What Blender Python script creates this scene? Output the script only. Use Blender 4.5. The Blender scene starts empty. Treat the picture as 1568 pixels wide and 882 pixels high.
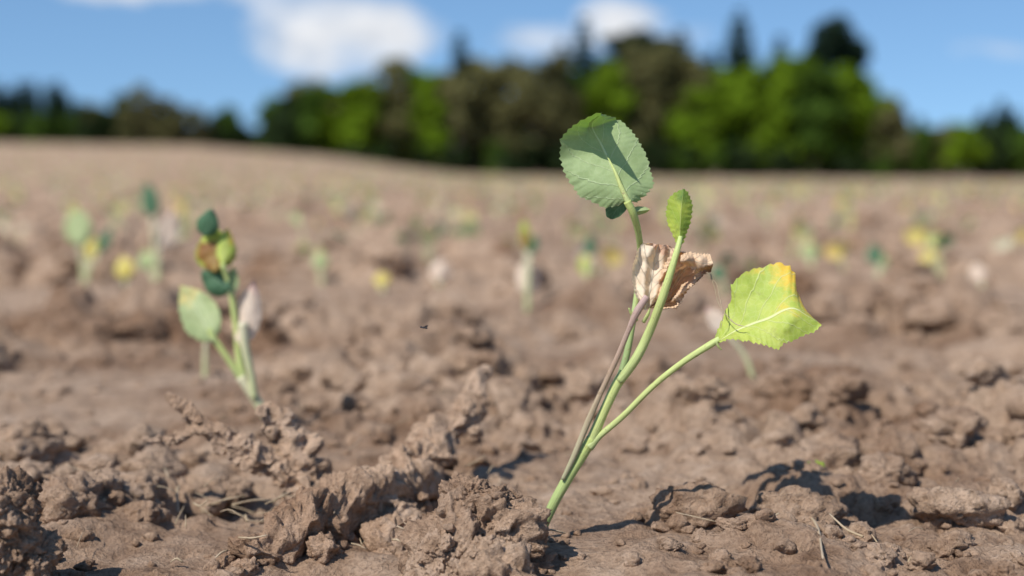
import bpy, bmesh, math, random
import numpy as np
from mathutils import Vector
random.seed(7); rng=np.random.default_rng(7)
S=bpy.context.scene
# ------------------------------------------------------------ noise helpers
PERM=np.random.default_rng(3).permutation(4096).astype(np.int64)
RV=np.random.default_rng(4).random(4096)
RV2=np.random.default_rng(5).random(4096)
def h3(i,j,k):
    return PERM[(PERM[(PERM[i&4095]+j)&4095]+k)&4095]
def q(t): return t*t*t*(t*(t*6-15)+10)
def n2(x,y,s=0):
    xi=np.floor(x).astype(np.int64); yi=np.floor(y).astype(np.int64)
    fx=x-xi; fy=y-yi; u=q(fx); v=q(fy)
    def g(a,b):
        h=h3(xi+a,yi+b,s); an=RV[h]*2*math.pi
        return np.cos(an)*(fx-a)+np.sin(an)*(fy-b)
    a=g(0,0);b=g(1,0);c=g(0,1);d=g(1,1)
    return ((a+(b-a)*u)*(1-v)+(c+(d-c)*u)*v)*1.5
def fbm2(x,y,o=4,s=0,g=.5):
    r=0;a=1;f=1
    for i in range(o):
        r=r+a*n2(x*f+i*17.3,y*f-i*9.1,s+i); a*=g; f*=2.03
    return r
def n3(x,y,z,s=0):
    xi=np.floor(x).astype(np.int64); yi=np.floor(y).astype(np.int64); zi=np.floor(z).astype(np.int64)
    u=q(x-xi);v=q(y-yi);w=q(z-zi)
    def g(a,b,c): return RV[h3(xi+a,yi+b,zi+c+s*31)]*2-1
    l=lambda a,b,t:a+(b-a)*t
    return l(l(l(g(0,0,0),g(1,0,0),u),l(g(0,1,0),g(1,1,0),u),v),l(l(g(0,0,1),g(1,0,1),u),l(g(0,1,1),g(1,1,1),u),v),w)
def fbm3(p,f,o,s=0,g=.5):
    r=0;a=1
    for i in range(o):
        r=r+a*n3(p[:,0]*f+i*7.7,p[:,1]*f+3.1*i,p[:,2]*f-5.3*i,s+i);a*=g;f*=2.03
    return r
def lumps(x,y,cell,s,fill=.8):
    X=x/cell;Y=y/cell
    xi=np.floor(X).astype(np.int64); yi=np.floor(Y).astype(np.int64)
    out=np.zeros_like(X)
    for a in(-1,0,1):
        for b in(-1,0,1):
            h=h3(xi+a,yi+b,s); cx=xi+a+RV[h]; cy=yi+b+RV2[h]
            h2=PERM[(h+77)&4095]
            r=.25+.6*RV[h2]**1.5; on=(RV2[h2]<fill)
            d2=((X-cx)**2+(Y-cy)**2)/(r*r)
            out=np.maximum(out,np.where(on,np.sqrt(np.maximum(0,1-d2))*r,0))
    return out*cell
def sm(a,b,x):
    t=np.clip((x-a)/(b-a),0,1); return t*t*(3-2*t)
FEET=[(.0152,.668,.042),(-.163,.95,.05)]
SEEDS=[(240,440),(192,452),(128,432),(808,478),(900,434),(674,442),(1347,432),(1244,408),(1507,444),(1425,412),(1160,585),(1112,452),(310,575),(585,448),(492,438)]
for a,b in SEEDS:
    d=.172*2178/(b-262); FEET.append(((a-784)/2178*d,d-.03,.05+.02*d))
def macro(x,y):
    u=x/np.maximum(y,1)
    H=np.interp(u,[-.6,-.36,-.22,-.13,-.085,-.04,0.02,.36],[1.6,1.4,1.26,.82,.42,.02,-.22,-.5])
    z=H*sm(6,68,y)*(1-sm(78,125,y))
    z=z+sm(75,165,y)*np.interp(u,[-.3,-.1,.36],[-.3,-.6,-1.15])*(1-sm(300,500,y))
    return z
def roughness(x,y):
    r=np.maximum(.25+1.0*sm(-.25,.35,n2(x*2.3+3.,y*2.3,60)+.3*n2(x*7,y*7,61)),.65*np.exp(-(((x-.18)/.2)**2+((y-.72)/.16)**2)))
    # smooth crusted patch behind the crusted root
    return r*(1-.8*np.exp(-(((x+.26)/.15)**2+((y-1.02)/.14)**2)))*(1-.55*np.exp(-(((x+.12)/.07)**2+((y-.86)/.05)**2)))
def height(x,y,detail=True):
    x=np.asarray(x,float);y=np.asarray(y,float)
    wx=x+.010*n2(x*22,y*22,40)+.005*n2(x*90,y*90,41)+.0018*n2(x*260,y*260,44); wy=y+.010*n2(x*22+50,y*22,42)+.005*n2(x*90,y*90+9,43)+.0018*n2(x*260,y*260+4,45)
    rough=roughness(x,y)
    big=sm(.95,1.7,y)
    n=.016*fbm2(x*1.8,y*1.8,2,1)*(.3+.7*big)+.010*fbm2(x*8,y*8,3,5)*rough*(.55+.45*big)
    n=n+(.10+.18*big)*rough*lumps(wx,wy,.13,7,.55)+(.36+.24*big)*rough*lumps(wx,wy,.055,11,.6)
    if detail:
        f=np.exp(-np.maximum(y-1,0)/3.)
        n=n+f*(.62*rough*lumps(wx,wy,.024,13,.7)+.5*rough*lumps(wx,wy,.010,17,.7)+.0026*fbm2(x*60,y*60,4,20,.55)*(.3+rough))
    n=n-.014-.014*sm(4,15,y)
    # hollows seen beside the crusted ridges
    for cx,cy,rx,ry,dp in((-.135,.805,.05,.035,.034),(-.045,.735,.022,.03,.032),(-.09,.655,.025,.02,.018),(-.02,.62,.05,.035,.012)):
        n=n-dp*np.exp(-((x-cx)/rx)**2-((y-cy)/ry)**2)
    for i,(fx,fy,r) in enumerate(FEET):
        m=np.exp(-((x-fx)**2+(y-fy)**2)/(r*r)); n=n*(1-m)-(.005*m if i==0 else 0)
    n=np.where(y<.6,np.minimum(n,.004),n)
    return macro(x,y)+n
def hz(x,y): return float(height(np.array([x]),np.array([y]))[0])
# ------------------------------------------------------------ mesh helpers
def mk(name,V,F,mats,smooth=True,parent=None,matidx=None,col=None,uv=None):
    me=bpy.data.meshes.new(name)
    V=np.asarray(V,dtype=np.float32)
    if isinstance(F,np.ndarray):
        n,k=F.shape
        me.vertices.add(len(V)); me.vertices.foreach_set('co',V.ravel())
        me.loops.add(n*k); me.loops.foreach_set('vertex_index',F.astype(np.int32).ravel())
        me.polygons.add(n); me.polygons.foreach_set('loop_start',np.arange(0,n*k,k,dtype=np.int32))
        me.update(calc_edges=True)
    else:
        me.from_pydata([tuple(v) for v in V],[],F)
    for m in mats: me.materials.append(m)
    if matidx is not None: me.polygons.foreach_set('material_index',np.asarray(matidx,dtype=np.int32))
    if smooth: me.polygons.foreach_set('use_smooth',np.ones(len(me.polygons),dtype=bool))
    if col is not None:
        a=me.color_attributes.new('tint','FLOAT_COLOR','POINT'); a.data.foreach_set('color',np.asarray(col,dtype=np.float32).ravel())
    if uv is not None:
        l=me.uv_layers.new(name='UVMap'); idx=np.zeros(len(me.loops),dtype=np.int32); me.loops.foreach_get('vertex_index',idx)
        l.data.foreach_set('uv',np.asarray(uv,dtype=np.float32)[idx].ravel())
    me.update()
    o=bpy.data.objects.new(name,me); S.collection.objects.link(o)
    if parent: o.parent=parent
    return o
def empty(name):
    e=bpy.data.objects.new(name,None); e.empty_display_size=.05; S.collection.objects.link(e); return e
# ------------------------------------------------------------ materials
def newmat(name):
    m=bpy.data.materials.new(name); m.use_nodes=True; nt=m.node_tree; nt.nodes.clear()
    return m,nt,nt.nodes,nt.links
def noise(nt,vec,scale,detail=4,rough=.55):
    n=nt.nodes.new('ShaderNodeTexNoise'); n.inputs['Scale'].default_value=scale; n.inputs['Detail'].default_value=detail; n.inputs['Roughness'].default_value=rough
    nt.links.new(vec,n.inputs['Vector']); return n.outputs['Fac']
def ramp(nt,f,stops):
    r=nt.nodes.new('ShaderNodeValToRGB'); e=r.color_ramp.elements
    e[0].position=stops[0][0]; e[0].color=(*stops[0][1],1); e[1].position=stops[-1][0]; e[1].color=(*stops[-1][1],1)
    for p,c in stops[1:-1]:
        x=e.new(p); x.color=(*c,1)
    nt.links.new(f,r.inputs[0]); return r.outputs[0]
def mix(nt,f,a,b,mode='MIX'):
    m=nt.nodes.new('ShaderNodeMix'); m.data_type='RGBA'; m.blend_type=mode
    for i,v in((0,f),(6,a),(7,b)):
        if hasattr(v,'links'): nt.links.new(v,m.inputs[i])
        elif isinstance(v,(int,float)): m.inputs[i].default_value=v
        else: m.inputs[i].default_value=(*v,1)
    return m.outputs[2]
def math_(nt,op,a,b=None,c=None):
    m=nt.nodes.new('ShaderNodeMath'); m.operation=op
    for i,v in enumerate((a,b,c)):
        if v is None: continue
        if hasattr(v,'links'): nt.links.new(v,m.inputs[i])
        else: m.inputs[i].default_value=v
    return m.outputs[0]
def soil_mat(name,tone=1.0):
    m,nt,nn,L=newmat(name)
    tc=nn.new('ShaderNodeTexCoord').outputs['Object']
    a=noise(nt,tc,3.2,4,.6); b=noise(nt,tc,42,5,.65)
    c=noise(nt,tc,300,5,.72)
    t=tone*.86
    c1=ramp(nt,b,[(.30,(.33*t,.210*t,.135*t)),(.48,(.56*t,.385*t,.262*t)),(.70,(.69*t,.50*t,.36*t))])
    c2=ramp(nt,a,[(.36,(.58,.50,.44)),(.52,(1,1,1))])
    c3=ramp(nt,c,[(.32,(.64,.61,.58)),(.55,(1.03,1.03,1.03))])
    col=mix(nt,1,mix(nt,1,c1,c2,'MULTIPLY'),c3,'MULTIPLY')
    p=nn.new('ShaderNodeBsdfPrincipled'); L.new(col,p.inputs['Base Color']); p.inputs['Roughness'].default_value=.93
    p.inputs['Specular IOR Level'].default_value=.15
    bp=nn.new('ShaderNodeBump'); bp.inputs['Strength'].default_value=1.0; bp.inputs['Distance'].default_value=.0042
    L.new(c,bp.inputs['Height'])
    bp2=nn.new('ShaderNodeBump'); bp2.inputs['Strength'].default_value=.6; bp2.inputs['Distance'].default_value=.016
    L.new(b,bp2.inputs['Height']); L.new(bp2.outputs[0],bp.inputs['Normal'])
    L.new(bp.outputs[0],p.inputs['Normal'])
    o=nn.new('ShaderNodeOutputMaterial'); L.new(p.outputs[0],o.inputs[0]); return m
def leaf_mat(name,base,base2,vein,edge=None,edge_start=.6,transl=.35,nscale=90,dirt=.0,veins=True,rough=.55,tipside=None,bump=.5,trc=None):
    m,nt,nn,L=newmat(name)
    t=nn.new('ShaderNodeTexCoord'); ob=t.outputs['Object']; uv=t.outputs['UV']
    sp=nn.new('ShaderNodeSeparateXYZ'); L.new(uv,sp.inputs[0])
    s=math_(nt,'MULTIPLY',math_(nt,'SUBTRACT',sp.outputs[0],.5),2.0)
    sa=math_(nt,'ABSOLUTE',s); v=sp.outputs[1]
    nz=noise(nt,ob,nscale,4,.6)
    col=mix(nt,ramp(nt,nz,[(.35,(0,0,0)),(.65,(1,1,1))]),base,base2)
    if edge is not None:
        f=math_(nt,'ADD',math_(nt,'MAXIMUM',math_(nt,'MULTIPLY',sa,.75),v) if tipside is None else math_(nt,'ADD',math_(nt,'MULTIPLY',s,tipside),math_(nt,'MULTIPLY',v,.7)),math_(nt,'MULTIPLY',math_(nt,'SUBTRACT',nz,.5),.9))
        col=mix(nt,ramp(nt,f,[(edge_start,(0,0,0)),(edge_start+.22,(1,1,1))]),col,edge)
    h=noise(nt,ob,600,3,.6)
    if veins:
        wob=math_(nt,'MULTIPLY',math_(nt,'SUBTRACT',noise(nt,ob,45,2),.5),.9)
        sgn=math_(nt,'MULTIPLY',math_(nt,'SIGN',s),.22)
        ph=math_(nt,'ADD',math_(nt,'ADD',math_(nt,'SUBTRACT',math_(nt,'MULTIPLY',v,5.0),math_(nt,'MULTIPLY',math_(nt,'POWER',sa,.85),1.9)),wob),sgn)
        d=math_(nt,'ABSOLUTE',math_(nt,'SUBTRACT',math_(nt,'FRACT',ph),.5))
        vm=math_(nt,'SUBTRACT',1.0,math_(nt,'SMOOTH_MIN',1.0,math_(nt,'DIVIDE',d,math_(nt,'ADD',.035,math_(nt,'MULTIPLY',math_(nt,'SUBTRACT',1.0,sa),.03))),.1))
        vo=nn.new('ShaderNodeTexVoronoi'); vo.feature='DISTANCE_TO_EDGE'; vo.inputs['Scale'].default_value=330; L.new(ob,vo.inputs[0])
        net=ramp(nt,vo.outputs['Distance'],[(.0,(1,1,1)),(.10,(0,0,0))])
        md=math_(nt,'SUBTRACT',1.0,math_(nt,'MINIMUM',1.0,math_(nt,'DIVIDE',sa,math_(nt,'SUBTRACT',.06,math_(nt,'MULTIPLY',v,.035)))))
        vv=math_(nt,'MAXIMUM',math_(nt,'MULTIPLY',vm,.65),math_(nt,'MINIMUM',1.0,math_(nt,'MULTIPLY',md,1.6)))
        vv=math_(nt,'MAXIMUM',vv,0.0)
        vt=math_(nt,'MAXIMUM',vv,math_(nt,'MULTIPLY',net,.13))
        col=mix(nt,vt,col,vein)
        h=math_(nt,'ADD',math_(nt,'MULTIPLY',h,.35),vv)
    if dirt>0:
        dn=noise(nt,ob,140,5,.7)
        col=mix(nt,ramp(nt,dn,[(.55,(0,0,0)),(.7,(dirt,dirt,dirt))]),col,(.16,.09,.05))
    p=nn.new('ShaderNodeBsdfPrincipled'); L.new(col,p.inputs['Base Color']); p.inputs['Roughness'].default_value=rough
    p.inputs['Specular IOR Level'].default_value=.3
    bp=nn.new('ShaderNodeBump'); bp.inputs['Strength'].default_value=bump; bp.inputs['Distance'].default_value=.0008
    L.new(h,bp.inputs['Height']); L.new(bp.outputs[0],p.inputs['Normal'])
    tr=nn.new('ShaderNodeBsdfTranslucent')
    L.new(mix(nt,1,col,trc or (.85,1,.45),'MULTIPLY'),tr.inputs[0])
    mx=nn.new('ShaderNodeMixShader'); mx.inputs[0].default_value=transl
    L.new(p.outputs[0],mx.inputs[1]); L.new(tr.outputs[0],mx.inputs[2])
    o=nn.new('ShaderNodeOutputMaterial'); L.new(mx.outputs[0],o.inputs[0]); return m
def stem_mat(name,a,b,c=None,transl=.15):
    m,nt,nn,L=newmat(name)
    t=nn.new('ShaderNodeTexCoord'); sp=nn.new('ShaderNodeSeparateXYZ'); L.new(t.outputs['UV'],sp.inputs[0])
    mp=nn.new('ShaderNodeMapping'); mp.inputs['Scale'].default_value=(14,3,1); L.new(t.outputs['UV'],mp.inputs[0])
    f=noise(nt,mp.outputs[0],2.5,4,.6)
    st=[(0,a),(1,b)] if c is None else [(0,a),(.5,b),(1,c)]
    g=ramp(nt,sp.outputs[1],st)
    col=mix(nt,1,g,ramp(nt,f,[(.3,(.78,.76,.7)),(.65,(1.08,1.08,1.08))]),'MULTIPLY')
    col=mix(nt,ramp(nt,noise(nt,t.outputs['Object'],500,3),[(.62,(0,0,0)),(.72,(.6,.6,.6))]),col,(.30,.2,.11))
    p=nn.new('ShaderNodeBsdfPrincipled'); L.new(col,p.inputs['Base Color']); p.inputs['Roughness'].default_value=.5; p.inputs['Specular IOR Level'].default_value=.35
    bp=nn.new('ShaderNodeBump'); bp.inputs['Strength'].default_value=.5; bp.inputs['Distance'].default_value=.0006; L.new(f,bp.inputs['Height']); L.new(bp.outputs[0],p.inputs['Normal'])
    tr=nn.new('ShaderNodeBsdfTranslucent'); L.new(col,tr.inputs[0]); mx=nn.new('ShaderNodeMixShader'); mx.inputs[0].default_value=transl
    L.new(p.outputs[0],mx.inputs[1]); L.new(tr.outputs[0],mx.inputs[2])
    o=nn.new('ShaderNodeOutputMaterial'); L.new(mx.outputs[0],o.inputs[0]); return m
def tint_mat(name,transl=.3):
    m,nt,nn,L=newmat(name)
    at=nn.new('ShaderNodeAttribute'); at.attribute_name='tint'; col=at.outputs['Color']
    p=nn.new('ShaderNodeBsdfDiffuse'); L.new(col,p.inputs['Color'])
    tr=nn.new('ShaderNodeBsdfTranslucent'); L.new(col,tr.inputs[0]); mx=nn.new('ShaderNodeMixShader'); mx.inputs[0].default_value=transl
    L.new(p.outputs[0],mx.inputs[1]); L.new(tr.outputs[0],mx.inputs[2])
    o=nn.new('ShaderNodeOutputMaterial'); L.new(mx.outputs[0],o.inputs[0]); return m
M_soil=soil_mat('dry_tilled_soil'); M_clod=soil_mat('dry_clod_soil',tone=1.08); M_crust=soil_mat('dry_root_crust_soil',tone=1.25)
M_big=leaf_mat('pale_leaf_underside',(.38,.49,.21),(.44,.55,.26),(.68,.76,.46),transl=.38,dirt=.10,trc=(.34,.56,.06))
M_yel=leaf_mat('yellowing_leaf',(.44,.56,.09),(.58,.66,.13),(.82,.86,.42),edge=(.92,.60,.07),edge_start=.50,transl=.35,dirt=.3,tipside=-.22,trc=(.9,.9,.3))
M_small=leaf_mat('young_green_leaf',(.32,.44,.06),(.54,.60,.09),(.60,.66,.2),edge=(.10,.22,.05),edge_start=.75,transl=.4,dirt=.6)
M_dry=leaf_mat('withered_leaf',(.76,.52,.32),(.86,.64,.43),(.88,.76,.58),edge=(.34,.17,.09),edge_start=.66,tipside=.35,transl=.28,dirt=.6,nscale=90,rough=.75,bump=1.0,trc=(1,.8,.55))
M_dark=leaf_mat('dark_green_leaf',(.06,.14,.07),(.10,.20,.10),(.2,.32,.2),transl=.25)
M_green=leaf_mat('green_leaf',(.40,.48,.22),(.50,.56,.28),(.62,.68,.42),edge=(.76,.58,.20),edge_start=.74,transl=.35)
M_brownleaf=leaf_mat('rotting_leaf',(.26,.10,.03),(.38,.24,.06),(.4,.3,.1),edge=(.46,.54,.08),edge_start=.55,transl=.3,nscale=60)
M_cream=leaf_mat('withered_papery_leaf',(.93,.79,.60),(.88,.70,.50),(.93,.84,.68),edge=(.70,.44,.30),edge_start=.92,transl=.35,dirt=.22,bump=.9,rough=.7,trc=(1,.88,.65))
M_cream2=leaf_mat('bleached_leaf',(.90,.74,.58),(.84,.66,.50),(.92,.80,.66),edge=(.80,.52,.44),edge_start=.85,transl=.4,rough=.7,trc=(1,.85,.65))
M_yleaf=leaf_mat('yellow_leaf',(.82,.60,.10),(.82,.70,.22),(.85,.78,.4),transl=.35)
M_stem=stem_mat('green_stem',(.30,.40,.17),(.48,.58,.22),(.56,.64,.2))
M_stem2=stem_mat('yellow_petiole',(.52,.60,.24),(.60,.66,.24),(.62,.72,.26))
M_pale=stem_mat('pale_petiole',(.62,.66,.34),(.70,.70,.40),(.76,.70,.48))
M_purple=stem_mat('withered_petiole',(.50,.48,.28),(.50,.35,.24),(.58,.40,.36))
M_straw=stem_mat('dry_straw',(.50,.38,.24),(.62,.49,.34))
# ------------------------------------------------------------ tubes and leaves
def catmull(P,n):
    P=[np.array(p,float) for p in P]; P=[2*P[0]-P[1]]+P+[2*P[-1]-P[-2]]
    out=[]; segs=len(P)-3
    for i in range(n):
        t=i/(n-1)*segs; k=min(int(t),segs-1); t-=k
        a,b,c,d=P[k:k+4]
        out.append(.5*((2*b)+(-a+c)*t+(2*a-5*b+4*c-d)*t*t+(-a+3*b-3*c+d)*t**3))
    return np.array(out)
def tube_geo(P,R,n=40,k=12,flat=1.0,jit=0):
    C=catmull(P,n); r=np.interp(np.linspace(0,1,n),np.linspace(0,1,len(R)),R)
    T=np.gradient(C,axis=0); T/=np.linalg.norm(T,axis=1)[:,None]+1e-12
    ref=np.array([.03,-1,.02]); V=[];UV=[]
    for i in range(n):
        a=np.cross(T[i],ref); a/=np.linalg.norm(a)+1e-12; b=np.cross(a,T[i])
        rr=r[i]*(1+jit*random.uniform(-1,1))
        for j in range(k):
            an=2*math.pi*j/k; V.append(C[i]+a*math.cos(an)*rr+b*math.sin(an)*rr*flat); UV.append((j/k,i/(n-1)))
    F=[(i*k+j,i*k+(j+1)%k,(i+1)*k+(j+1)%k,(i+1)*k+j) for i in range(n-1) for j in range(k)]
    V.append(C[0]);UV.append((0,0));V.append(C[-1]);UV.append((0,1)); a=n*k
    F+=[(a,(j+1)%k,j) for j in range(k)]+[(a+1,(n-1)*k+j,(n-1)*k+(j+1)%k) for j in range(k)]
    return V,F,UV
def tube(name,P,R,mat,parent=None,n=40,k=12,flat=1.0,jit=0):
    V,F,UV=tube_geo(P,R,n,k,flat,jit); return mk(name,V,F,[mat],parent=parent,uv=UV)
def resample(P,n):
    P=np.array(P,float); d=np.r_[0,np.cumsum(np.linalg.norm(np.diff(P,axis=0),axis=1))]; t=np.linspace(0,d[-1],n)
    return np.stack([np.interp(t,d,P[:,i]) for i in range(P.shape[1])],1)
class Sketch:   # plant drawing plane: unit = metres per drawing unit, foot = drawing position of the foot, at = world position of the foot
    def __init__(s,foot,at,unit): s.f=foot;s.a=at;s.u=unit
    def __call__(s,a,b,d=0): return np.array([s.a[0]+(a-s.f[0])*s.u,s.a[1]+d,s.a[2]+(s.f[1]-b)*s.u])
def leaf(name,sk,left,right,mid,depth,mat,parent,nt=56,ns=17,serr=0,crum=0,seed=0,cf=60):
    Lp=resample(left,nt);Rp=resample(right,nt);Mp=resample(catmull([(*m,0) for m in mid],40)[:,:2],nt)
    rs=random.Random(seed)
    if serr:
        for Q in(Lp,Rp):
            ph=0
            for i in range(2,nt-1):
                ph+=rs.uniform(.22,.42); saw=(ph%1.0); dv=Q[i]-Mp[i]; ln=np.linalg.norm(dv)+1e-6
                Q[i]=Q[i]+dv/ln*serr*(saw-.5)*rs.uniform(.6,1.4)
    S_=np.linspace(-1,1,2*ns+1); V=[];UV=[]
    for i in range(nt):
        t=i/(nt-1)
        for s in S_:
            p=Mp[i]*(1-abs(s))+(Lp[i] if s<0 else Rp[i])*abs(s)
            V.append(sk(p[0],p[1],depth(s,t))); UV.append((s*.5+.5,t))
    V=np.array(V)
    if crum:
        rdg=-np.abs(fbm3(V,cf,2,seed))*1.4+.5*fbm3(V,cf*2,2,seed+4) if cf>60 else fbm3(V,cf,3,seed)
        V=V+np.stack([np.zeros(len(V)),rdg,.3*fbm3(V,80,2,seed+9)],1)*crum
    w=2*ns+1
    F=np.array([(i*w+j,i*w+j+1,(i+1)*w+j+1,(i+1)*w+j) for i in range(nt-1) for j in range(w-1)])
    return mk(name,V,F,[mat],parent=parent,uv=UV)
# ============================================================ ground
def build_ground():
    ys=[-1.5,-1,-.6,-.3,-.1,.1,.2,.3,.38,.44]
    y=.48
    while y<650: ys.append(y); y+=max(.0022,.0038*y) if y<3 else .0068*y
    ys+=[800,1100,1600,2500]
    ys=np.array(ys)
    s=np.linspace(-1,1,1150); s=np.sinh(s*1.9)/np.sinh(1.9)*1.25
    Yg=np.repeat(ys[:,None],len(s),1); Xg=s[None,:]*(np.abs(ys[:,None])+ .65)
    x=Xg.ravel();y=Yg.ravel(); z=height(x,y)
    V=np.stack([x,y,z],1); n,m=Xg.shape
    i=np.arange((n-1)*m).reshape(n-1,m)[:,:-1].ravel()
    F=np.stack([i,i+1,i+m+1,i+m],1)
    mk('ground',V,F,[M_soil])
build_ground()
# ------------------------------------------------------------ clods
def ico(sub):
    bm=bmesh.new(); bmesh.ops.create_icosphere(bm,subdivisions=sub,radius=1)
    V=np.array([v.co[:] for v in bm.verts]); F=np.array([[v.index for v in f.verts] for f in bm.faces]); bm.free(); return V,F
ICO={k:ico(k) for k in(1,2,3,4,5,6)}
def clodshape(sub,seed,rough=1,fine=1):
    V,F=ICO[sub]; o=seed*3.71; P=V+o; rr=np.random.default_rng(seed+900)
    W=V+.12*np.stack([fbm3(P,2.5,2,seed+20),fbm3(P,2.5,2,seed+21),fbm3(P,2.5,2,seed+22)],1)
    nrm=rr.normal(size=(13,3)); nrm/=np.linalg.norm(nrm,axis=1)[:,None]; hh=rr.uniform(.62,1.0,13)
    dd=hh[None,:]/np.maximum(W@nrm.T,.08)
    d=np.minimum(dd.min(1),1.25)
    d=d*(1+rough*(.14*fbm3(P,1.5,2,seed)-.16*np.abs(fbm3(P,2.6,2,seed+3))+.10*fbm3(P,6,2,seed+5)))
    if sub>=4: d+=fine*(.06*fbm3(P,13,3,seed+8,.6)-.05*np.abs(fbm3(P,9,2,seed+9)))
    if sub>=6: d+=fine*.016*fbm3(P,45,2,seed+11,.6)
    return V*d[:,None],F
def rotm(r):
    a,b,c=[r.uniform(0,6.28) for _ in range(3)]
    ca,sa,cb,sb,cc,sc=math.cos(a),math.sin(a),math.cos(b),math.sin(b),math.cos(c),math.sin(c)
    return np.array([[ca,-sa,0],[sa,ca,0],[0,0,1]])@np.array([[1,0,0],[0,cb,-sb],[0,sb,cb]])@np.array([[cc,-sc,0],[sc,cc,0],[0,0,1]])
PROT={k:[clodshape(k,i) for i in range(12)] for k in(1,2,3,4)}
def merge(parts):
    o=0;Vs=[];Fs=[]
    for V,F in parts: Vs.append(V);Fs.append(F+o);o+=len(V)
    return np.concatenate(Vs),np.concatenate(Fs)
def scatter_clods():
    r=random.Random(11); parts=[]; pts=[]
    N0=8000
    ys=np.array([.57*math.exp(r.random()**1.2*math.log(9/.57)) for _ in range(N0)]); xs=np.array([r.uniform(-.55,.55) for _ in range(N0)])*(ys+.2)
    rg_=roughness(xs,ys)
    for x,y,k in zip(xs,ys,rg_):
        if r.random()>.15+.8*k: continue
        rad=min(.0024*(r.random()+.008)**-.70,.020)*(1 if y<1.1 else 1.5)
        if abs(x-.0152)<.025+rad and abs(y-.675)<.05: rad=min(rad,.0025)
        if y<.70 and rad>.009: rad=r.uniform(.004,.009)
        if k<.5: rad=min(rad,.006)
        for fx,fy,fr in FEET[1:]:
            if (x-fx)**2+(y-fy)**2<(fr*1.2)**2: rad=min(rad,.005)
        pts.append((x,y,rad))
    zs=height(np.array([p[0] for p in pts]),np.array([p[1] for p in pts]))
    for (x,y,rad),z in zip(pts,zs):
        px=rad/y*1400
        sub=1 if px<2.2 else 2 if px<7 else 3 if px<13 else 4
        V,F=PROT[sub][r.randrange(12)]
        V=(V@rotm(r).T)*np.array([1,1,.75])*rad*np.array([r.uniform(.8,1.3),r.uniform(.8,1.3),1])
        parts.append((V+np.array([x,y,z+rad*.25]),F))
    V,F=merge(parts); mk('soil_clods',V,F,[M_clod])
scatter_clods()
def craggy(path,radii,seed,n=260,k=90,amp=.7,flat=.8):
    V,F,_=tube_geo(path,radii,n,k,flat); V=np.array(V); C=catmull(path,n); R=np.interp(np.linspace(0,1,n),np.linspace(0,1,len(radii)),radii)
    cen=np.concatenate([np.repeat(C,k,0),C[:1],C[-1:]]); rad=np.concatenate([np.repeat(R,k),R[:1],R[-1:]])[:,None]
    D=(V-cen)
    rm=rad.mean(); a=fbm3(V,.9/rm,3,seed,.5); b=np.abs(fbm3(V,1.4/rm,2,seed+5,.5)); c=fbm3(V,4/rm,3,seed+9,.6)
    V=cen+D*(1.1+amp*(.6*a-.4*b+.16*c))[:,None]+rad*.6*amp*np.stack([fbm3(V,.7/rm,2,seed+13),fbm3(V,.7/rm,2,seed+14),fbm3(V,.7/rm,2,seed+15)],1)
    F4=[f for f in F if len(f)==4]; F3=[f for f in F if len(f)==3]
    T=[(f[0],f[1],f[2]) for f in F4]+[(f[0],f[2],f[3]) for f in F4]+F3
    return V,np.array(T)
def ridge(name,paths,clods,seed,mat):
    r=random.Random(seed); parts=[craggy(p,R,seed+i*7) for i,(p,R) in enumerate(paths)]
    for (p,R) in paths:
        C=catmull(p,60); Ri=np.interp(np.linspace(0,1,60),np.linspace(0,1,len(R)),R)
        for i in range(clods):
            k=r.randrange(60); rad=Ri[k]*r.uniform(.3,.7)
            V,F=clodshape(4,r.randrange(500)); V=(V@rotm(r).T)*rad
            parts.append((V+C[k]+np.array([r.gauss(0,1),r.gauss(0,1),r.gauss(0,.4)-.4])*Ri[k]*.7,F))
    V,F=merge(parts); return mk(name,V,F,[mat])
def hero(name,blobs,seed,sub=6,crumbs=60):
    parts=[]; r=random.Random(seed)
    for (c,rad,sc) in blobs:
        V,F=clodshape(sub,r.randrange(300),1.15,.9); V=(V@rotm(r).T)*rad*np.array(sc)
        parts.append((V+np.array(c),F))
    big=[V for V,F in parts[:3]]
    for i in range(crumbs):      # crumbs stuck to the surface
        V0=big[r.randrange(len(big))]; c=V0[r.randrange(len(V0))]; rad=r.uniform(.0012,.0042)
        V,F=clodshape(3,r.randrange(300)); parts.append(((V@rotm(r).T)*rad+c,F))
    V,F=merge(parts); return mk(name,V,F,[M_clod])
hero('soil_clump',[((-.014,.650,.005),.0255,(1.05,1,1)),((-.027,.640,-.008),.024,(1,1,1)),((-.004,.640,-.012),.020,(1,1,1)),((-.008,.625,-.020),.022,(1.1,.9,1)),
   ((.006,.632,-.026),.014,(1,1,1)),((-.020,.650,.020),.0125,(1,1,.8)),((-.006,.648,.021),.010,(1,1,.8)),((-.034,.628,.002),.009,(1,1,1)),((.001,.632,.000),.008,(1,1,1)),((-.014,.622,.004),.007,(1,1,1))],5,crumbs=110)
hero('soil_clump',[((-.224,.615,.008),.022,(1.1,1,1.2)),((-.222,.612,.026),.014,(1,1,1)),((-.214,.600,-.024),.017,(1.1,1,.8)),((-.245,.62,-.01),.028,(1,1,1)),((-.209,.613,.002),.011,(1,1,1))],9)
ridge('crusted_soil_root',[([(-.194,.79,.047),(-.181,.788,.037),(-.160,.783,.023),(-.142,.78,.013),(-.122,.776,-.002),(-.105,.77,-.014)],[.0018,.0045,.0062,.0072,.0085,.009]),
   ([(-.139,.80,.040),(-.131,.796,.027),(-.120,.79,.010),(-.108,.783,-.008),(-.098,.775,-.018)],[.004,.0085,.0105,.0105,.010]),
   ([(-.205,.78,.024),(-.190,.785,.022),(-.176,.786,.029)],[.0015,.0026,.003])],8,21,M_crust)
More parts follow.
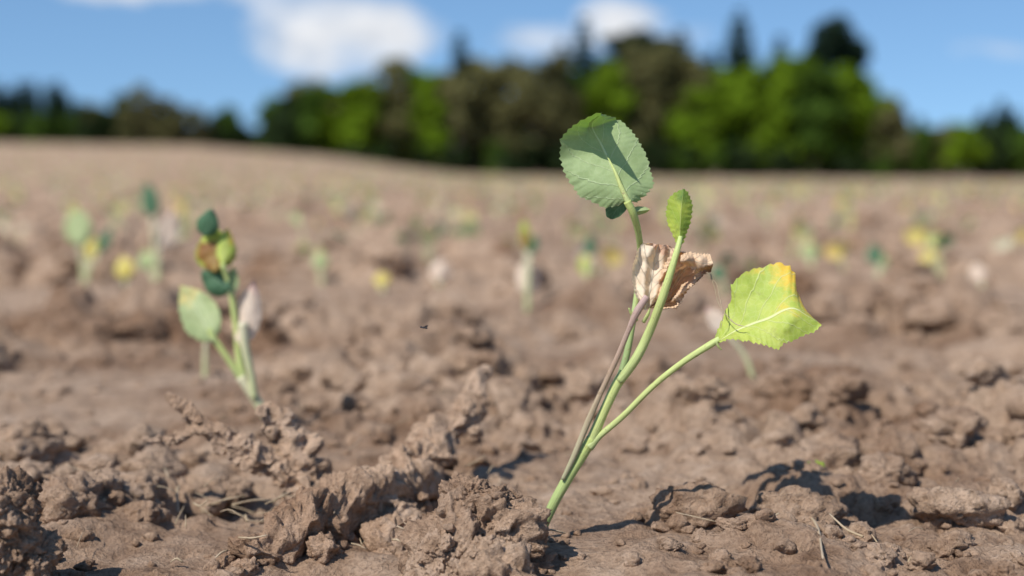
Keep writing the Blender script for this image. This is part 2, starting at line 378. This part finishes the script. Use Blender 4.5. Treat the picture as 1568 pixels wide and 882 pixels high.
ridge('soil_ridge',[([(-.016,.86,.052),(-.028,.835,.031),(-.046,.80,.011),(-.062,.765,.003),(-.088,.72,-.002),(-.112,.69,-.007),(-.13,.67,-.014)],[.004,.009,.013,.014,.014,.012,.009]),
   ([(-.066,.77,.0),(-.060,.735,-.010),(-.066,.70,-.018)],[.010,.010,.008])],20,23,M_crust)
# ============================================================ main seedling
main=empty('cabbage_seedling')
sk=Sketch((833,820),(.0152,.675,-.001),.00031)
u=.00031
def P(*a): return [sk(*p) for p in a]
tube('main_stem',P((822,845,0),(832,815,0),(850,775,0),(872,735,0),(893,700,0),(908,675,0)),[8.5*u,7.5*u,8*u,8.5*u,9*u,9*u],M_stem,main,n=50,k=16)
tube('upper_stem',P((893,702,0),(907,677,0),(925,635,0),(945,592,0),(958,572,0)),[8*u,8.5*u,7.5*u,8*u,9*u],M_stem2,main,n=50,k=16)
tube('leaf_stalk_1',P((903,688,-.001),(920,670,-.001),(955,638,-.003),(1000,590,-.006),(1045,552,-.008),(1085,526,-.008),(1100,517,-.008)),[8*u,5*u,4.8*u,4.6*u,4.8*u,5.5*u,5*u],M_stem2,main,n=60,k=14)
tube('leaf_stalk_2',P((950,585,-.001),(975,548,-.003),(995,505,-.004),(1012,455,-.008),(1026,410,-.008),(1036,378,-.006),(1041,362,-.003)),[7*u,7.5*u,7*u,6.5*u,5.5*u,4.5*u,3.5*u],M_stem2,main,n=60,k=14)
tube('leaf_stalk_3',P((952,580,.002),(962,545,.004),(970,505,.006),(980,450,.012),(985,400,.014),(980,360,.007),(970,328,.001),(960,308,0)),[6*u,5.5*u,5*u,5*u,5*u,5*u,6*u,6*u],M_stem,main,n=60,k=14)
tube('withered_stalk',P((862,738,-.003),(880,700,-.003),(902,645,-.003),(925,592,-.003),(945,548,-.004),(962,505,-.005),(975,475,-.006),(990,452,-.006)),[3*u,4.5*u,5*u,4*u,4.2*u,4*u,6*u,5*u],M_purple,main,n=60,k=10,flat=.7)
tube('bud_scale',P((975,490,-.004),(966,478,-.005),(962,470,-.006)),[3*u,2.5*u,1*u],M_stem2,main,n=10,k=8)
tube('bud_scale_2',P((985,492,-.004),(991,480,-.006),(994,470,-.007)),[3*u,2.8*u,1*u],M_stem2,main,n=10,k=8)
tube('stipule',P((1094,520,-.009),(1098,528,-.009),(1103,533,-.009)),[2.5*u,2*u,.8*u],M_stem2,main,n=10,k=8)
# big pale leaf seen from below, leaning back; its tip and upper left edge arch over towards the viewer
def d_big(s,t):
    e=max(0,t-.84); e2=max(0,-s-.25)*max(0,t-.58)
    return .017*min(t,.84)+.003*s*s-.060*e-.075*e2-.0010*math.sin(9*t+3*s)
leaf('leaf_large',sk,[(960,308),(946,316),(925,318),(905,308),(886,300),(878,286),(864,262),(858,238),(859,212),(872,196),(888,186),(903,179),(918,175)],
     [(966,308),(978,310),(992,297),(1003,285),(999,262),(993,240),(983,220),(968,198),(955,184),(940,178),(922,175)],
     [(962,310),(945,270),(925,225),(908,192),(920,176)],d_big,M_big,main,serr=5,nt=76,ns=22,seed=1,crum=.0009)
tube('midrib_large',P((963,312,0),(952,288,.0018),(943,265,.004),(930,237,.0085)),[5.0*u,3.8*u,2.6*u,.8*u],M_stem2,main,n=30,k=10)
leaf('leaf_lobe',sk,[(952,308),(940,314),(928,320),(930,332),(938,337)],[(962,312),(962,318),(958,325),(950,333),(940,337)],[(957,310),(945,322),(939,336)],
     lambda s,t:.004+.006*t,M_dark,main,nt=20,ns=8,seed=2,crum=.0008)
leaf('leaf_small_lobe',sk,[(965,320),(978,316),(990,317),(997,320)],[(966,328),(978,330),(990,327),(997,322)],[(965,324),(980,323),(997,321)],
     lambda s,t:.004+.003*abs(s),M_green,main,nt=20,ns=6,seed=3)
leaf('leaf_young',sk,[(1038,378),(1034,368),(1024,345),(1021,325),(1024,305),(1032,295),(1046,288)],[(1042,378),(1050,362),(1058,345),(1062,325),(1060,305),(1054,294),(1048,288)],
     [(1040,378),(1041,350),(1043,320),(1047,289)],lambda s,t:-.003+.005*abs(s)*math.sin(t*3.1)+.006*t,M_small,main,nt=40,ns=10,serr=3.5,seed=4,crum=.0012)
leaf('leaf_yellowing',sk,[(1097,517),(1104,495),(1112,478),(1122,458),(1121,436),(1136,422),(1158,413),(1178,407),(1192,402),(1212,409),(1221,422),(1220,440),(1228,458),(1231,470),(1240,482),(1249,493)],
     [(1099,519),(1112,514),(1130,516),(1150,520),(1168,525),(1183,529),(1190,520),(1205,517),(1222,508),(1238,504),(1249,494)],
     [(1098,518),(1130,502),(1170,486),(1205,468),(1230,480),(1249,493)],lambda s,t:-.009+(.012*abs(s) if s<0 else -.006*s)-.004*t+.0025*math.sin(6*t+2*s),M_yel,main,serr=4,nt=64,seed=5,crum=.0016)
def d_dry(s,t): return .006+.005*math.sin(5*s+3.5*t)+.003*math.sin(13*s-6*t)+.004*t
leaf('leaf_withered_front',sk,[(983,472),(972,450),(968,425),(970,400),(976,382),(985,371),(1000,372)],[(1000,474),(1012,466),(1022,448),(1030,425),(1036,400),(1036,384),(1028,378)],
     [(990,474),(998,440),(1003,410),(1012,375)],lambda s,t:-.001+.010*t+.0012*math.sin(9*t+2*s)+.0012*math.cos(8*s)+.003*s,M_cream,main,nt=60,ns=20,serr=2,seed=6,crum=.0022,cf=75)
leaf('leaf_withered_back',sk,[(990,472),(1000,450),(1010,425),(1022,400),(1030,380),(1050,384),(1070,388)],[(1012,473),(1038,472),(1046,460),(1058,446),(1076,432),(1088,420),(1088,392)],
     [(1000,472),(1025,450),(1045,425),(1065,405),(1080,390)],d_dry,M_dry,main,nt=70,ns=24,serr=4,seed=7,crum=.0050,cf=90)
leaf('leaf_withered_curl',sk,[(1040,392),(1055,386),(1072,388),(1087,391)],[(1042,404),(1055,412),(1074,418),(1089,420)],[(1038,398),(1055,398),(1074,402),(1089,405)],
     lambda s,t:-.003-.005*math.cos(1.6*s)+.003*t,M_dry,main,nt=30,ns=12,serr=4,seed=8,crum=.004,cf=90)
tube('dry_thread',P((1087,418,-.004),(1093,440,-.005),(1098,462,-.007),(1108,478,-.009),(1122,492,-.012),(1138,496,-.014)),[1.0*u,.7*u,.9*u,.6*u,.8*u,.4*u],M_straw,main,n=50,k=5,jit=.5)
tube('dry_thread_2',P((1086,424,-.004),(1096,434,-.005),(1101,458,-.007),(1104,480,-.009),(1101,500,-.009)),[.7*u,.6*u,.8*u,.5*u,.4*u],M_straw,main,n=40,k=5,jit=.5)
tube('dead_root_fibre',P((660,838,-.03),(672,812,-.032),(676,792,-.032)),[1.2*u,1*u,.5*u],M_straw,main,n=12,k=5)
tube('dead_root_fibre_2',P((690,800,-.03),(700,780,-.032),(697,768,-.032)),[1.2*u,1*u,.5*u],M_straw,main,n=12,k=5)
# ============================================================ second seedling
def oval(a,b,w,n=9,skew=0):
    a=np.array(a,float);b=np.array(b,float);d=b-a;nn=np.array([-d[1],d[0]])/np.linalg.norm(d)
    L=[];R=[]
    for i in range(n):
        t=i/(n-1); k=w*math.sin(math.pi*t**.8)**.8 if 0<t<1 else 0
        L.append(tuple(a+d*t+nn*k*(1+skew)));R.append(tuple(a+d*t-nn*k*(1-skew)))
    return L,R,[tuple(a),tuple(a+d*.5+nn*w*.08),tuple(b)]
def oleaf(name,sk,a,b,w,mat,par,d0=0,cup=.25,lean=0,seed=0,nt=28,ns=8):
    L,R,Md=oval(a,b,w); W=w*sk.u
    return leaf(name,sk,L,R,Md,lambda s,t:d0+cup*W*s*s+lean*t,mat,par,nt=nt,ns=ns,serr=w*.12,seed=seed,crum=W*.2)
p2=empty('cabbage_seedling'); s2=Sketch((412,655),(-.1625,.95,-.001),.000436)
def Q(s,*a): return [s(*p) for p in a]
U=.000436
tube('stem',Q(s2,(416,668,0),(405,640,0),(385,605,0),(365,575,0)),[8*U,7*U,8*U,8*U],M_pale,p2,n=24)
tube('stalk_1',Q(s2,(368,580,0),(345,545,0),(325,515,0),(318,500,0)),[6*U,5*U,5*U,4*U],M_stem2,p2,n=24)
tube('stalk_2',Q(s2,(372,585,0),(362,545,.003),(358,500,.004),(350,440,.004),(340,400,0)),[6*U,6*U,5*U,5*U,4*U],M_stem2,p2,n=24)
tube('stalk_3',Q(s2,(388,608,-.003),(383,570,-.003),(375,530,-.003),(372,490,-.003)),[5*U,5.5*U,7*U,8*U],M_pale,p2,n=24)
oleaf('leaf_1',s2,(328,520),(262,438),32,M_green,p2,-.003,.2,.022,1)
oleaf('leaf_2',s2,(368,530),(380,428),22,M_cream2,p2,-.006,.4,.022,2)
oleaf('leaf_3',s2,(330,415),(320,345),32,M_brownleaf,p2,-.004,.4,.012,3)
oleaf('leaf_4',s2,(340,405),(345,345),14,M_yel,p2,-.002,.4,.01,8)
oleaf('leaf_5',s2,(312,360),(326,316),18,M_dark,p2,.002,.3,-.004,4)
oleaf('leaf_6',s2,(352,440),(304,415),24,M_dark,p2,.0,.3,.004,5)
oleaf('leaf_7',s2,(350,450),(352,405),12,M_green,p2,.0,.3,.01,6)
# ============================================================ other named seedlings
def foot(px,py):
    d=.172*2178/(py-262); return ((px-784)/2178*d,d,hz((px-784)/2178*d,d)),d/2178
def seedling(fx,fy,parts):
    at,un=foot(fx,fy); s=Sketch((fx,fy),(at[0],at[1],at[2]-.001),un); e=empty('cabbage_seedling')
    for i,(a,b,w,m) in enumerate(parts):
        r=un*4.0
        tube('stalk_%d'%(i+1),[s(fx,fy+8),s(fx+(a[0]-fx)*.35,fy+(a[1]-fy)*.5),s(*a)],[r*1.1,r,r*.8],M_pale,e,n=12,k=8)
        oleaf('leaf_%d'%(i+1),s,a,b,w,m,e,0,.3,1.0*w*un,seed=i+fx,nt=18,ns=6)
seedling(240,440,[((234,330),(222,276),14,M_dark),((242,382),(262,318),20,M_cream2),((228,410),(214,380),16,M_green)])
seedling(192,452,[((190,425),(182,390),15,M_yleaf)])
seedling(128,432,[((122,375),(104,310),22,M_green),((134,395),(142,362),14,M_yleaf),((150,385),(168,345),10,M_dark)])
seedling(808,478,[((810,455),(806,396),18,M_cream2),((806,385),(802,335),9,M_brownleaf),((812,390),(822,360),9,M_dark)])
seedling(900,434,[((903,420),(893,388),12,M_yel),((904,392),(906,355),10,M_dark)])
seedling(674,442,[((668,436),(680,400),16,M_cream2)])
seedling(1347,432,[((1347,405),(1342,374),15,M_dark),((1352,410),(1360,390),9,M_green)])
seedling(1244,408,[((1243,398),(1244,366),15,M_green)])
seedling(1507,444,[((1505,432),(1502,402),15,M_cream2)])
seedling(1425,412,[((1426,405),(1430,380),15,M_yleaf)])
seedling(1160,585,[((1118,512),(1084,470),14,M_cream2)])
seedling(1112,452,[((1108,430),(1096,405),12,M_dark)])
seedling(310,575,[((312,520),(306,480),9,M_green)])
seedling(585,448,[((584,440),(582,416),12,M_yleaf)])
seedling(492,438,[((490,418),(488,385),12,M_green)])
seedling(1258,740,[((1252,722),(1246,708),7,M_small),((1262,720),(1270,710),7,M_small),((1258,716),(1258,706),6,M_small)])
# ------------------------------------------------------------ distant seedlings (one mass)
def mass():
    r=random.Random(5); V=[];F=[];C=[]
    pal=[(.72,.62,.28),(.68,.64,.28),(.58,.60,.26),(.72,.62,.44),(.76,.58,.20),(.42,.50,.22),(.20,.28,.13),(.64,.64,.34)]
    pts=[]
    y=2.3
    while y<60:
        st=.28+y*.006
        x=-.62*y-.3
        while x<.62*y+.3:
            if r.random()<.7: pts.append((x+r.uniform(-.1,.1),y+r.uniform(-.1,.1)))
            x+=.33+y*.012
        y+=st
    zs=height(np.array([p[0] for p in pts]),np.array([p[1] for p in pts]))
    for (x,y),z in zip(pts,zs):
        for l in range(r.choice((1,2,2,3))):
            h=r.uniform(.02,.075); w=r.uniform(.010,.020); c=r.choice(pal); an=r.uniform(0,6.28); ln=r.uniform(.2,.9)
            dx=math.cos(an)*h*ln*.6;dy=math.sin(an)*h*ln*.6; b0=len(V); L=r.uniform(.022,.040)
            for (a,ww) in((0,.0022),(1,.0018)):
                V+= [(x+dx*a-ww,y+dy*a,z-.004+h*a),(x+dx*a+ww,y+dy*a,z-.004+h*a)]
                C+=[(.65,.64,.36,1)]*2
            F.append((b0,b0+1,b0+3,b0+2))
            b=len(V); ax=np.array([math.cos(an)*ln,math.sin(an)*ln,r.uniform(.3,1)]);ax/=np.linalg.norm(ax); sd=np.cross(ax,[r.uniform(-.5,.5),1,.1]); sd/=np.linalg.norm(sd)
            o=np.array([x+dx,y+dy,z-.004+h]); nrm=np.cross(ax,sd)
            for t,k in((0,.1),(.3,.85),(.6,1),(.85,.65),(1,.1)):
                for s in(-1,0,1): V.append(tuple(o+ax*L*t+sd*w*k*s+nrm*w*.35*abs(s))); C.append((*[min(.95,q*r.uniform(.85,1.1)) for q in c],1))
            for i in range(4):
                for j in range(2): F.append((b+i*3+j,b+i*3+j+1,b+i*3+j+4,b+i*3+j+3))
    mk('distant_cabbage_seedlings',V,np.array(F),[tint_mat('distant_seedling_leaf',.35)],col=C)
mass()
# ------------------------------------------------------------ straws
def straws():
    Vs=[];Fs=[];UVs=[];r=random.Random(3)
    def add(P,R,n=16,k=6):
        V,F,UV=tube_geo(P,R,n,k,1,.15); o=len(Vs); Vs.extend(V);Fs.extend([tuple(i+o for i in f) for f in F]);UVs.extend(UV)
    def gp(x,y,dz=.002): return (x,y,hz(x,y)+dz)
    add([gp(.158,.80,.006),gp(.153,.74,.005),gp(.146,.67,.004),gp(.136,.61,.004)],[.0005,.0007,.0008,.0005],30)
    add([gp(-.205,.80,.020),gp(-.208,.78,.012),gp(-.212,.76,.006),gp(-.216,.74,.003)],[.0007,.0010,.0011,.0009],24)
    add([gp(-.190,.80,.020),gp(-.189,.79,.012),gp(-.186,.78,.004)],[.0007,.0009,.0009],24)
    add([gp(-.075,.76,.022),gp(-.083,.745,.010),gp(-.088,.735,.002)],[.0005,.0008,.0008],20)
    for i in range(220):
        y=.62*math.exp(r.random()*1.6); x=r.uniform(-.5,.5)*(y+.1); a=r.uniform(0,6.28); l=r.uniform(.006,.026)
        if i>120: x=r.gauss(-.12,.07); y=r.gauss(.76,.05)
        dx=math.cos(a)*l;dy=math.sin(a)*l; R=r.uniform(.0002,.0006)
        z=hz(x,y)+.003+(r.uniform(0,.012) if i>120 else 0)
        add([(x,y,z),(x+dx*.5,y+dy*.5,z+r.uniform(-.001,.003)),(x+dx,y+dy,z+r.uniform(-.003,.006))],[R,R,R*.6],6,5)
    mk('dry_straw',Vs,Fs,[M_straw],uv=UVs)
straws()
# ------------------------------------------------------------ small fly in the air
fly=empty('flying_insect'); fc=np.array([-.0425,.68,.097])
mF,ntF,nnF,LF=newmat('insect_black'); pF=nnF.new('ShaderNodeBsdfPrincipled'); pF.inputs['Base Color'].default_value=(.02,.018,.02,1); pF.inputs['Roughness'].default_value=.4; oF=nnF.new('ShaderNodeOutputMaterial'); LF.new(pF.outputs[0],oF.inputs[0])
V,F=ICO[3]
B,BF=merge([(V*np.array([.0009,.0005,.0005])+fc,F),(V*np.array([.0005,.0005,.0005])+fc+np.array([-.0012,0,.0002]),F),(V*np.array([.0008,.0005,.0004])+fc+np.array([.0012,0,-.0003]),F)])
mk('body',B,BF,[mF],parent=fly)
for s_,nm in((1,'wing_1'),(-1,'wing_2')):
    mk(nm,[fc,fc+np.array([.001,s_*.0008,.0010]),fc+np.array([.0022,s_*.0016,.0009]),fc+np.array([.0018,s_*.0012,.0003])],[(0,1,2,3)],[mF],parent=fly)
# ============================================================ trees
class Acc:
    def __init__(s): s.V=[];s.C=[];s.n=0; s.bV=[];s.bF=[];s.nb=0
    def cards(s,c,rad,n,size,col,r,flat=1.0,shell=.5):
        d=r.normal(size=(n,3)); d/=np.linalg.norm(d,axis=1)[:,None]
        rr=rad*(shell+(1-shell)*r.random(n)**.5)[:,None]; p=np.array(c)+d*rr*np.array([1,1,flat])
        a=r.normal(size=(n,3))
        nrm=d*.8+r.normal(size=(n,3))*.5+np.array([0,-.1,.3]); a=np.cross(nrm,a); a/=np.linalg.norm(a,axis=1)[:,None]+1e-9; b=np.cross(nrm,a); b/=np.linalg.norm(b,axis=1)[:,None]+1e-9
        sz=size*(.5+r.random(n))[:,None]
        q4=np.stack([p-a*sz*.5,p+b*sz*.4,p+a*sz*.5,p-b*sz*.4],1)
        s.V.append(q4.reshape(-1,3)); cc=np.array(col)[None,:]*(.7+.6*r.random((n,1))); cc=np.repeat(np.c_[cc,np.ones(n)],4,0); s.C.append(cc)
    def branch(s,P,R,n=7,k=6):
        V,F,_=tube_geo(P,R,n,k); s.bV.append(np.array(V)); s.bF.append(np.array([f for f in F if len(f)==4])+s.nb); s.nb+=len(V)
    def build(s,name,lm,bm_):
        V=np.concatenate(s.V);C=np.concatenate(s.C);n=len(V)//4
        F=np.arange(4*n).reshape(n,4); F2=np.concatenate(s.bF)+4*n
        V=np.concatenate([V]+s.bV); C=np.concatenate([C,np.tile([.12,.1,.08,1],(s.nb,1))])
        mk(name,V,np.concatenate([F,F2]),[lm,bm_],smooth=False,col=C,matidx=[0]*len(F)+[1]*len(F2))
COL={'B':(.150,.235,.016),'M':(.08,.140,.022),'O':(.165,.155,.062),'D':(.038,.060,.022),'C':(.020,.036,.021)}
rg=np.random.default_rng(12)
def deciduous(A,x,y,z,h,w,col,dens=1.0,low=False):
    c=COL[col]; base=(.05 if low else .14 if col!='O' else .2)*h
    A.branch([(x,y,z-.3),(x+rg.normal()*.2,y,z+h*.4),(x+rg.normal()*.4,y,z+h*.85)],[.02*h,.013*h,.003*h])
    nC=int(26*dens)
    for i in range(nC):
        t=rg.random(); zz=z+base+(h-base)*(.06+.84*t); prof=math.sin(math.pi*min(1,(.16+.80*t)))**.5
        an=rg.random()*6.28; rr=w*prof*rg.random()**.5*.85
        cx,cy=x+math.cos(an)*rr,y+math.sin(an)*rr
        cr=w*rg.uniform(.26,.46)
        if i<7: A.branch([(x,y,z+h*rg.uniform(.2,.5)),((x+cx)/2,(y+cy)/2,(z+h*.35+zz)/2),(cx,cy,zz)],[.007*h,.005*h,.001*h],5,5)
        v=rg.uniform(.6,1.25)
        A.cards((cx,cy,zz),cr,int(105*(1 if col!='O' else .75)),.75,np.array(c)*v,rg,.85,.35)
def conifer(A,x,y,z,h,w,pine=False):
    A.branch([(x,y,z-.3),(x,y,z+h*.5),(x,y,z+h*.97)],[.016*h,.011*h,.002*h])
    c=np.array(COL['C'])
    if pine:
        for i in range(26):
            zz=z+h*rg.uniform(.42,.95); an=rg.random()*6.28; rr=w*rg.random()**.6*(1.15-.55*(zz-z)/h)
            p=(x+math.cos(an)*rr,y+math.sin(an)*rr,zz); A.branch([(x,y,zz-h*.05),p],[.005*h,.001*h],3,5)
            A.cards(p,w*.38,110,.7,c*rg.uniform(.8,1.5),rg,.65,.3)
    else:
        for k in range(18):
            t=k/17; zz=z+h*(.12+.87*t); R=w*(1-t)**.7*1.15+.3
            m=max(4,int(9*(1-t)+4))
            for j in range(m):
                an=6.28*j/m+rg.random()*.8; rr=R*rg.uniform(.65,1.1)
                for f in(.4,.8):
                    A.cards((x+math.cos(an)*rr*f,y+math.sin(an)*rr*f,zz-rr*f*.25),R*.28+.25,20,.65,c*rg.uniform(.8,1.5),rg,.5,.2)
A1=Acc();A2=Acc()
def T(A,kind,px,top,wpx,Y,col='B',**k):
    x=(px-784)/2178*Y; z=float(macro(np.array([x]),np.array([Y]))[0]); top_z=.172+(262-top)/2178*Y
    h=top_z-z; w=wpx/2178*Y
    if kind=='d': deciduous(A,x,Y,z,h,w,col,**k)
    else: conifer(A,x,Y,z,h,w,pine=(kind=='p'))
front=[(425,168,26,'D'),(452,142,32,'D'),(480,128,34,'M'),(522,126,40,'B'),(560,118,44,'B'),(598,84,48,'O'),(640,102,48,'B'),(668,106,40,'B'),(700,106,40,'O'),(735,84,48,'O'),(775,80,48,'O'),(815,90,46,'O'),
 (852,78,46,'O'),(884,106,40,'M'),(925,94,50,'B'),(962,64,46,'O'),(1008,62,46,'O'),(1050,78,46,'O'),(1068,136,46,'B'),(1110,104,54,'B'),(1155,90,58,'B'),(1205,82,58,'B'),(1245,100,48,'M'),(1285,86,56,'B'),(1325,112,44,'B'),(1362,160,30,'O')]
for px,top,w,c in front: T(A1,'d',px,top,w,166+rg.uniform(-4,6),c,dens=1.15)
for px in range(430,1370,30): T(A1,'d',px+rg.uniform(-9,9),130+rg.uniform(-15,25),36,186+rg.uniform(-5,8),rg.choice(['M','D','O','D']),dens=1)
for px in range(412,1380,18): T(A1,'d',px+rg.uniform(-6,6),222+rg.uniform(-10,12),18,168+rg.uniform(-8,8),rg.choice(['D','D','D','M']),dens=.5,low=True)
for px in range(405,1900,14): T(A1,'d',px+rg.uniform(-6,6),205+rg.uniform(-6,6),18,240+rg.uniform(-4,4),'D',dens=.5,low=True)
for k_,px,top,w in [('c',705,54,30),('c',893,32,34),('p',930,50,36),('p',968,40,38),('c',1040,50,34),('p',1010,50,36),('c',1088,80,30),('c',1128,20,46),('c',1190,60,36),('p',1262,14,50),('p',1300,34,38),('c',1245,42,32),('c',860,70,28)]:
    T(A2,k_,px,top,w,176+rg.uniform(-3,6))
for px in list(range(1375,1900,26)): T(A1,'d',px+rg.uniform(-8,8),190+rg.uniform(-10,8),30,225+rg.uniform(-8,8),rg.choice(['B','M','M','D','O']),dens=.9)
for px,top in[(1500,172),(1528,156),(1548,170),(1610,165),(1680,175),(1405,182)]: T(A2,'c',px,top,20,236)
for px in range(-420,360,22): T(A1,'d',px+rg.uniform(-8,8),(162 if px>80 else 168)+rg.uniform(-8,8),28,262+rg.uniform(-8,8),rg.choice(['O','D','D','M']) if px>80 else rg.choice(['M','D','B']),dens=.9)
T(A1,'d',222,128,40,255,'O'); T(A1,'d',190,144,32,256,'D'); T(A1,'d',262,148,30,256,'O'); T(A1,'d',140,152,32,256,'D')
for px in range(-400,110,14): T(A2,'c',px+rg.uniform(-5,5),132+rg.uniform(-6,9),18,278)
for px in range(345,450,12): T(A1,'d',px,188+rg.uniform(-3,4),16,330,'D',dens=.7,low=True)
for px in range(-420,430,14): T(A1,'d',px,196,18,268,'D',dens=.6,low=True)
LM=tint_mat('woodland_foliage',.35)
mB,ntB,nnB,LB=newmat('bark'); pB=nnB.new('ShaderNodeBsdfPrincipled'); tcB=nnB.new('ShaderNodeTexCoord')
LB.new(ramp(ntB,noise(ntB,tcB.outputs['Object'],3,3),[(.3,(.07,.05,.035)),(.7,(.2,.16,.12))]),pB.inputs['Base Color']); pB.inputs['Roughness'].default_value=.9; oB=nnB.new('ShaderNodeOutputMaterial'); LB.new(pB.outputs[0],oB.inputs[0])
A1.build('deciduous_treeline',LM,mB); A2.build('conifer_treeline',LM,mB)
# ============================================================ light and sky
to_sun=Vector((-.46,-.48,.77)).normalized()
el=math.asin(to_sun.z); az=math.atan2(to_sun.x,to_sun.y)
sl=bpy.data.lights.new('sun','SUN'); sl.energy=5.0; sl.angle=math.radians(.5); sl.color=(1,.965,.91)
so=bpy.data.objects.new('sun',sl); S.collection.objects.link(so); so.rotation_euler=to_sun.to_track_quat('Z','Y').to_euler()
W=bpy.data.worlds.new('World'); S.world=W; W.use_nodes=True; nt=W.node_tree; nt.nodes.clear(); nn=nt.nodes; L=nt.links
sky=nn.new('ShaderNodeTexSky'); sky.sky_type='NISHITA'; sky.sun_disc=False; sky.sun_elevation=el; sky.sun_rotation=az; sky.air_density=1.0; sky.dust_density=.2; sky.ozone_density=1.5
tc=nn.new('ShaderNodeTexCoord'); gen=tc.outputs['Generated']
va=nn.new('ShaderNodeVectorMath'); va.operation='ADD'; va.inputs[1].default_value=(0,0,.14); L.new(gen,va.inputs[0])
vn=nn.new('ShaderNodeVectorMath'); vn.operation='NORMALIZE'; L.new(va.outputs[0],vn.inputs[0]); L.new(vn.outputs[0],sky.inputs['Vector'])
sp=nn.new('ShaderNodeSeparateXYZ'); L.new(gen,sp.inputs[0])
yy=math_(nt,'MAXIMUM',sp.outputs[1],.05); X0=math_(nt,'DIVIDE',sp.outputs[0],yy); Z0=math_(nt,'DIVIDE',sp.outputs[2],yy)
cb=nn.new('ShaderNodeCombineXYZ'); L.new(X0,cb.inputs[0]); L.new(math_(nt,'MULTIPLY',Z0,1.6),cb.inputs[1])
nA=noise(nt,cb.outputs[0],16,4,.6); nB_=noise(nt,cb.outputs[0],38,4,.6)
X=math_(nt,'ADD',X0,math_(nt,'MULTIPLY',math_(nt,'SUBTRACT',nB_,.5),.05)); Z=math_(nt,'ADD',Z0,math_(nt,'MULTIPLY',math_(nt,'SUBTRACT',nA,.5),.03))
tot=None
# cumulus: (direction x/y, elevation z/y, half width, half height, strength)
for cx,cz,hw,hh,st in [(-.118,.096,.064,.027,.95),(-.150,.108,.03,.014,.6),(-.085,.096,.03,.024,.9),(.072,.104,.030,.018,.85),(.02,.090,.035,.012,.5),(.10,.092,.05,.010,.25),(-.26,.126,.07,.008,.6),(-.17,.124,.05,.010,.4),(.335,.086,.03,.006,.25),
                       (-.6,.16,.12,.03,.9),(.55,.18,.12,.03,.9),(.2,.25,.12,.03,.8),(-.3,.3,.15,.04,.9)]:
    a=math_(nt,'DIVIDE',math_(nt,'SUBTRACT',X,cx),hw); b=math_(nt,'DIVIDE',math_(nt,'SUBTRACT',Z,cz),hh)
    d=math_(nt,'ADD',math_(nt,'MULTIPLY',a,a),math_(nt,'MULTIPLY',b,b))
    v=math_(nt,'MULTIPLY',math_(nt,'SUBTRACT',1.35,d),st)
    v=math_(nt,'MAXIMUM',v,0.0); tot=v if tot is None else math_(nt,'MAXIMUM',tot,v)
dens=math_(nt,'MULTIPLY',tot,math_(nt,'ADD',-.15,math_(nt,'MULTIPLY',nA,1.85)))
mask=ramp(nt,dens,[(.04,(0,0,0)),(.4,(.5,.5,.5)),(.9,(.96,.96,.96))])
cc=ramp(nt,nB_,[(.3,(5.4,5.7,6.2)),(.7,(7.9,7.9,8.0))])
skyc=mix(nt,1,sky.outputs[0],(.84,1.03,1.16),'MULTIPLY')
col=mix(nt,mask,skyc,cc)
bg=nn.new('ShaderNodeBackground'); bg.inputs['Strength'].default_value=.122; L.new(col,bg.inputs[0])
wo=nn.new('ShaderNodeOutputWorld'); L.new(bg.outputs[0],wo.inputs[0])
# ============================================================ camera
cam=bpy.data.cameras.new('camera'); co=bpy.data.objects.new('camera',cam); S.collection.objects.link(co); S.camera=co
cam.lens=50; cam.sensor_width=36; cam.clip_start=.02; cam.clip_end=5000
co.location=(0,0,.172); co.rotation_euler=(math.radians(90-4.70),0,0)
cam.dof.use_dof=True; cam.dof.focus_distance=.668; cam.dof.aperture_fstop=4.5; cam.dof.aperture_blades=9
S.view_settings.view_transform='Standard'; S.view_settings.look='None'; S.view_settings.exposure=0
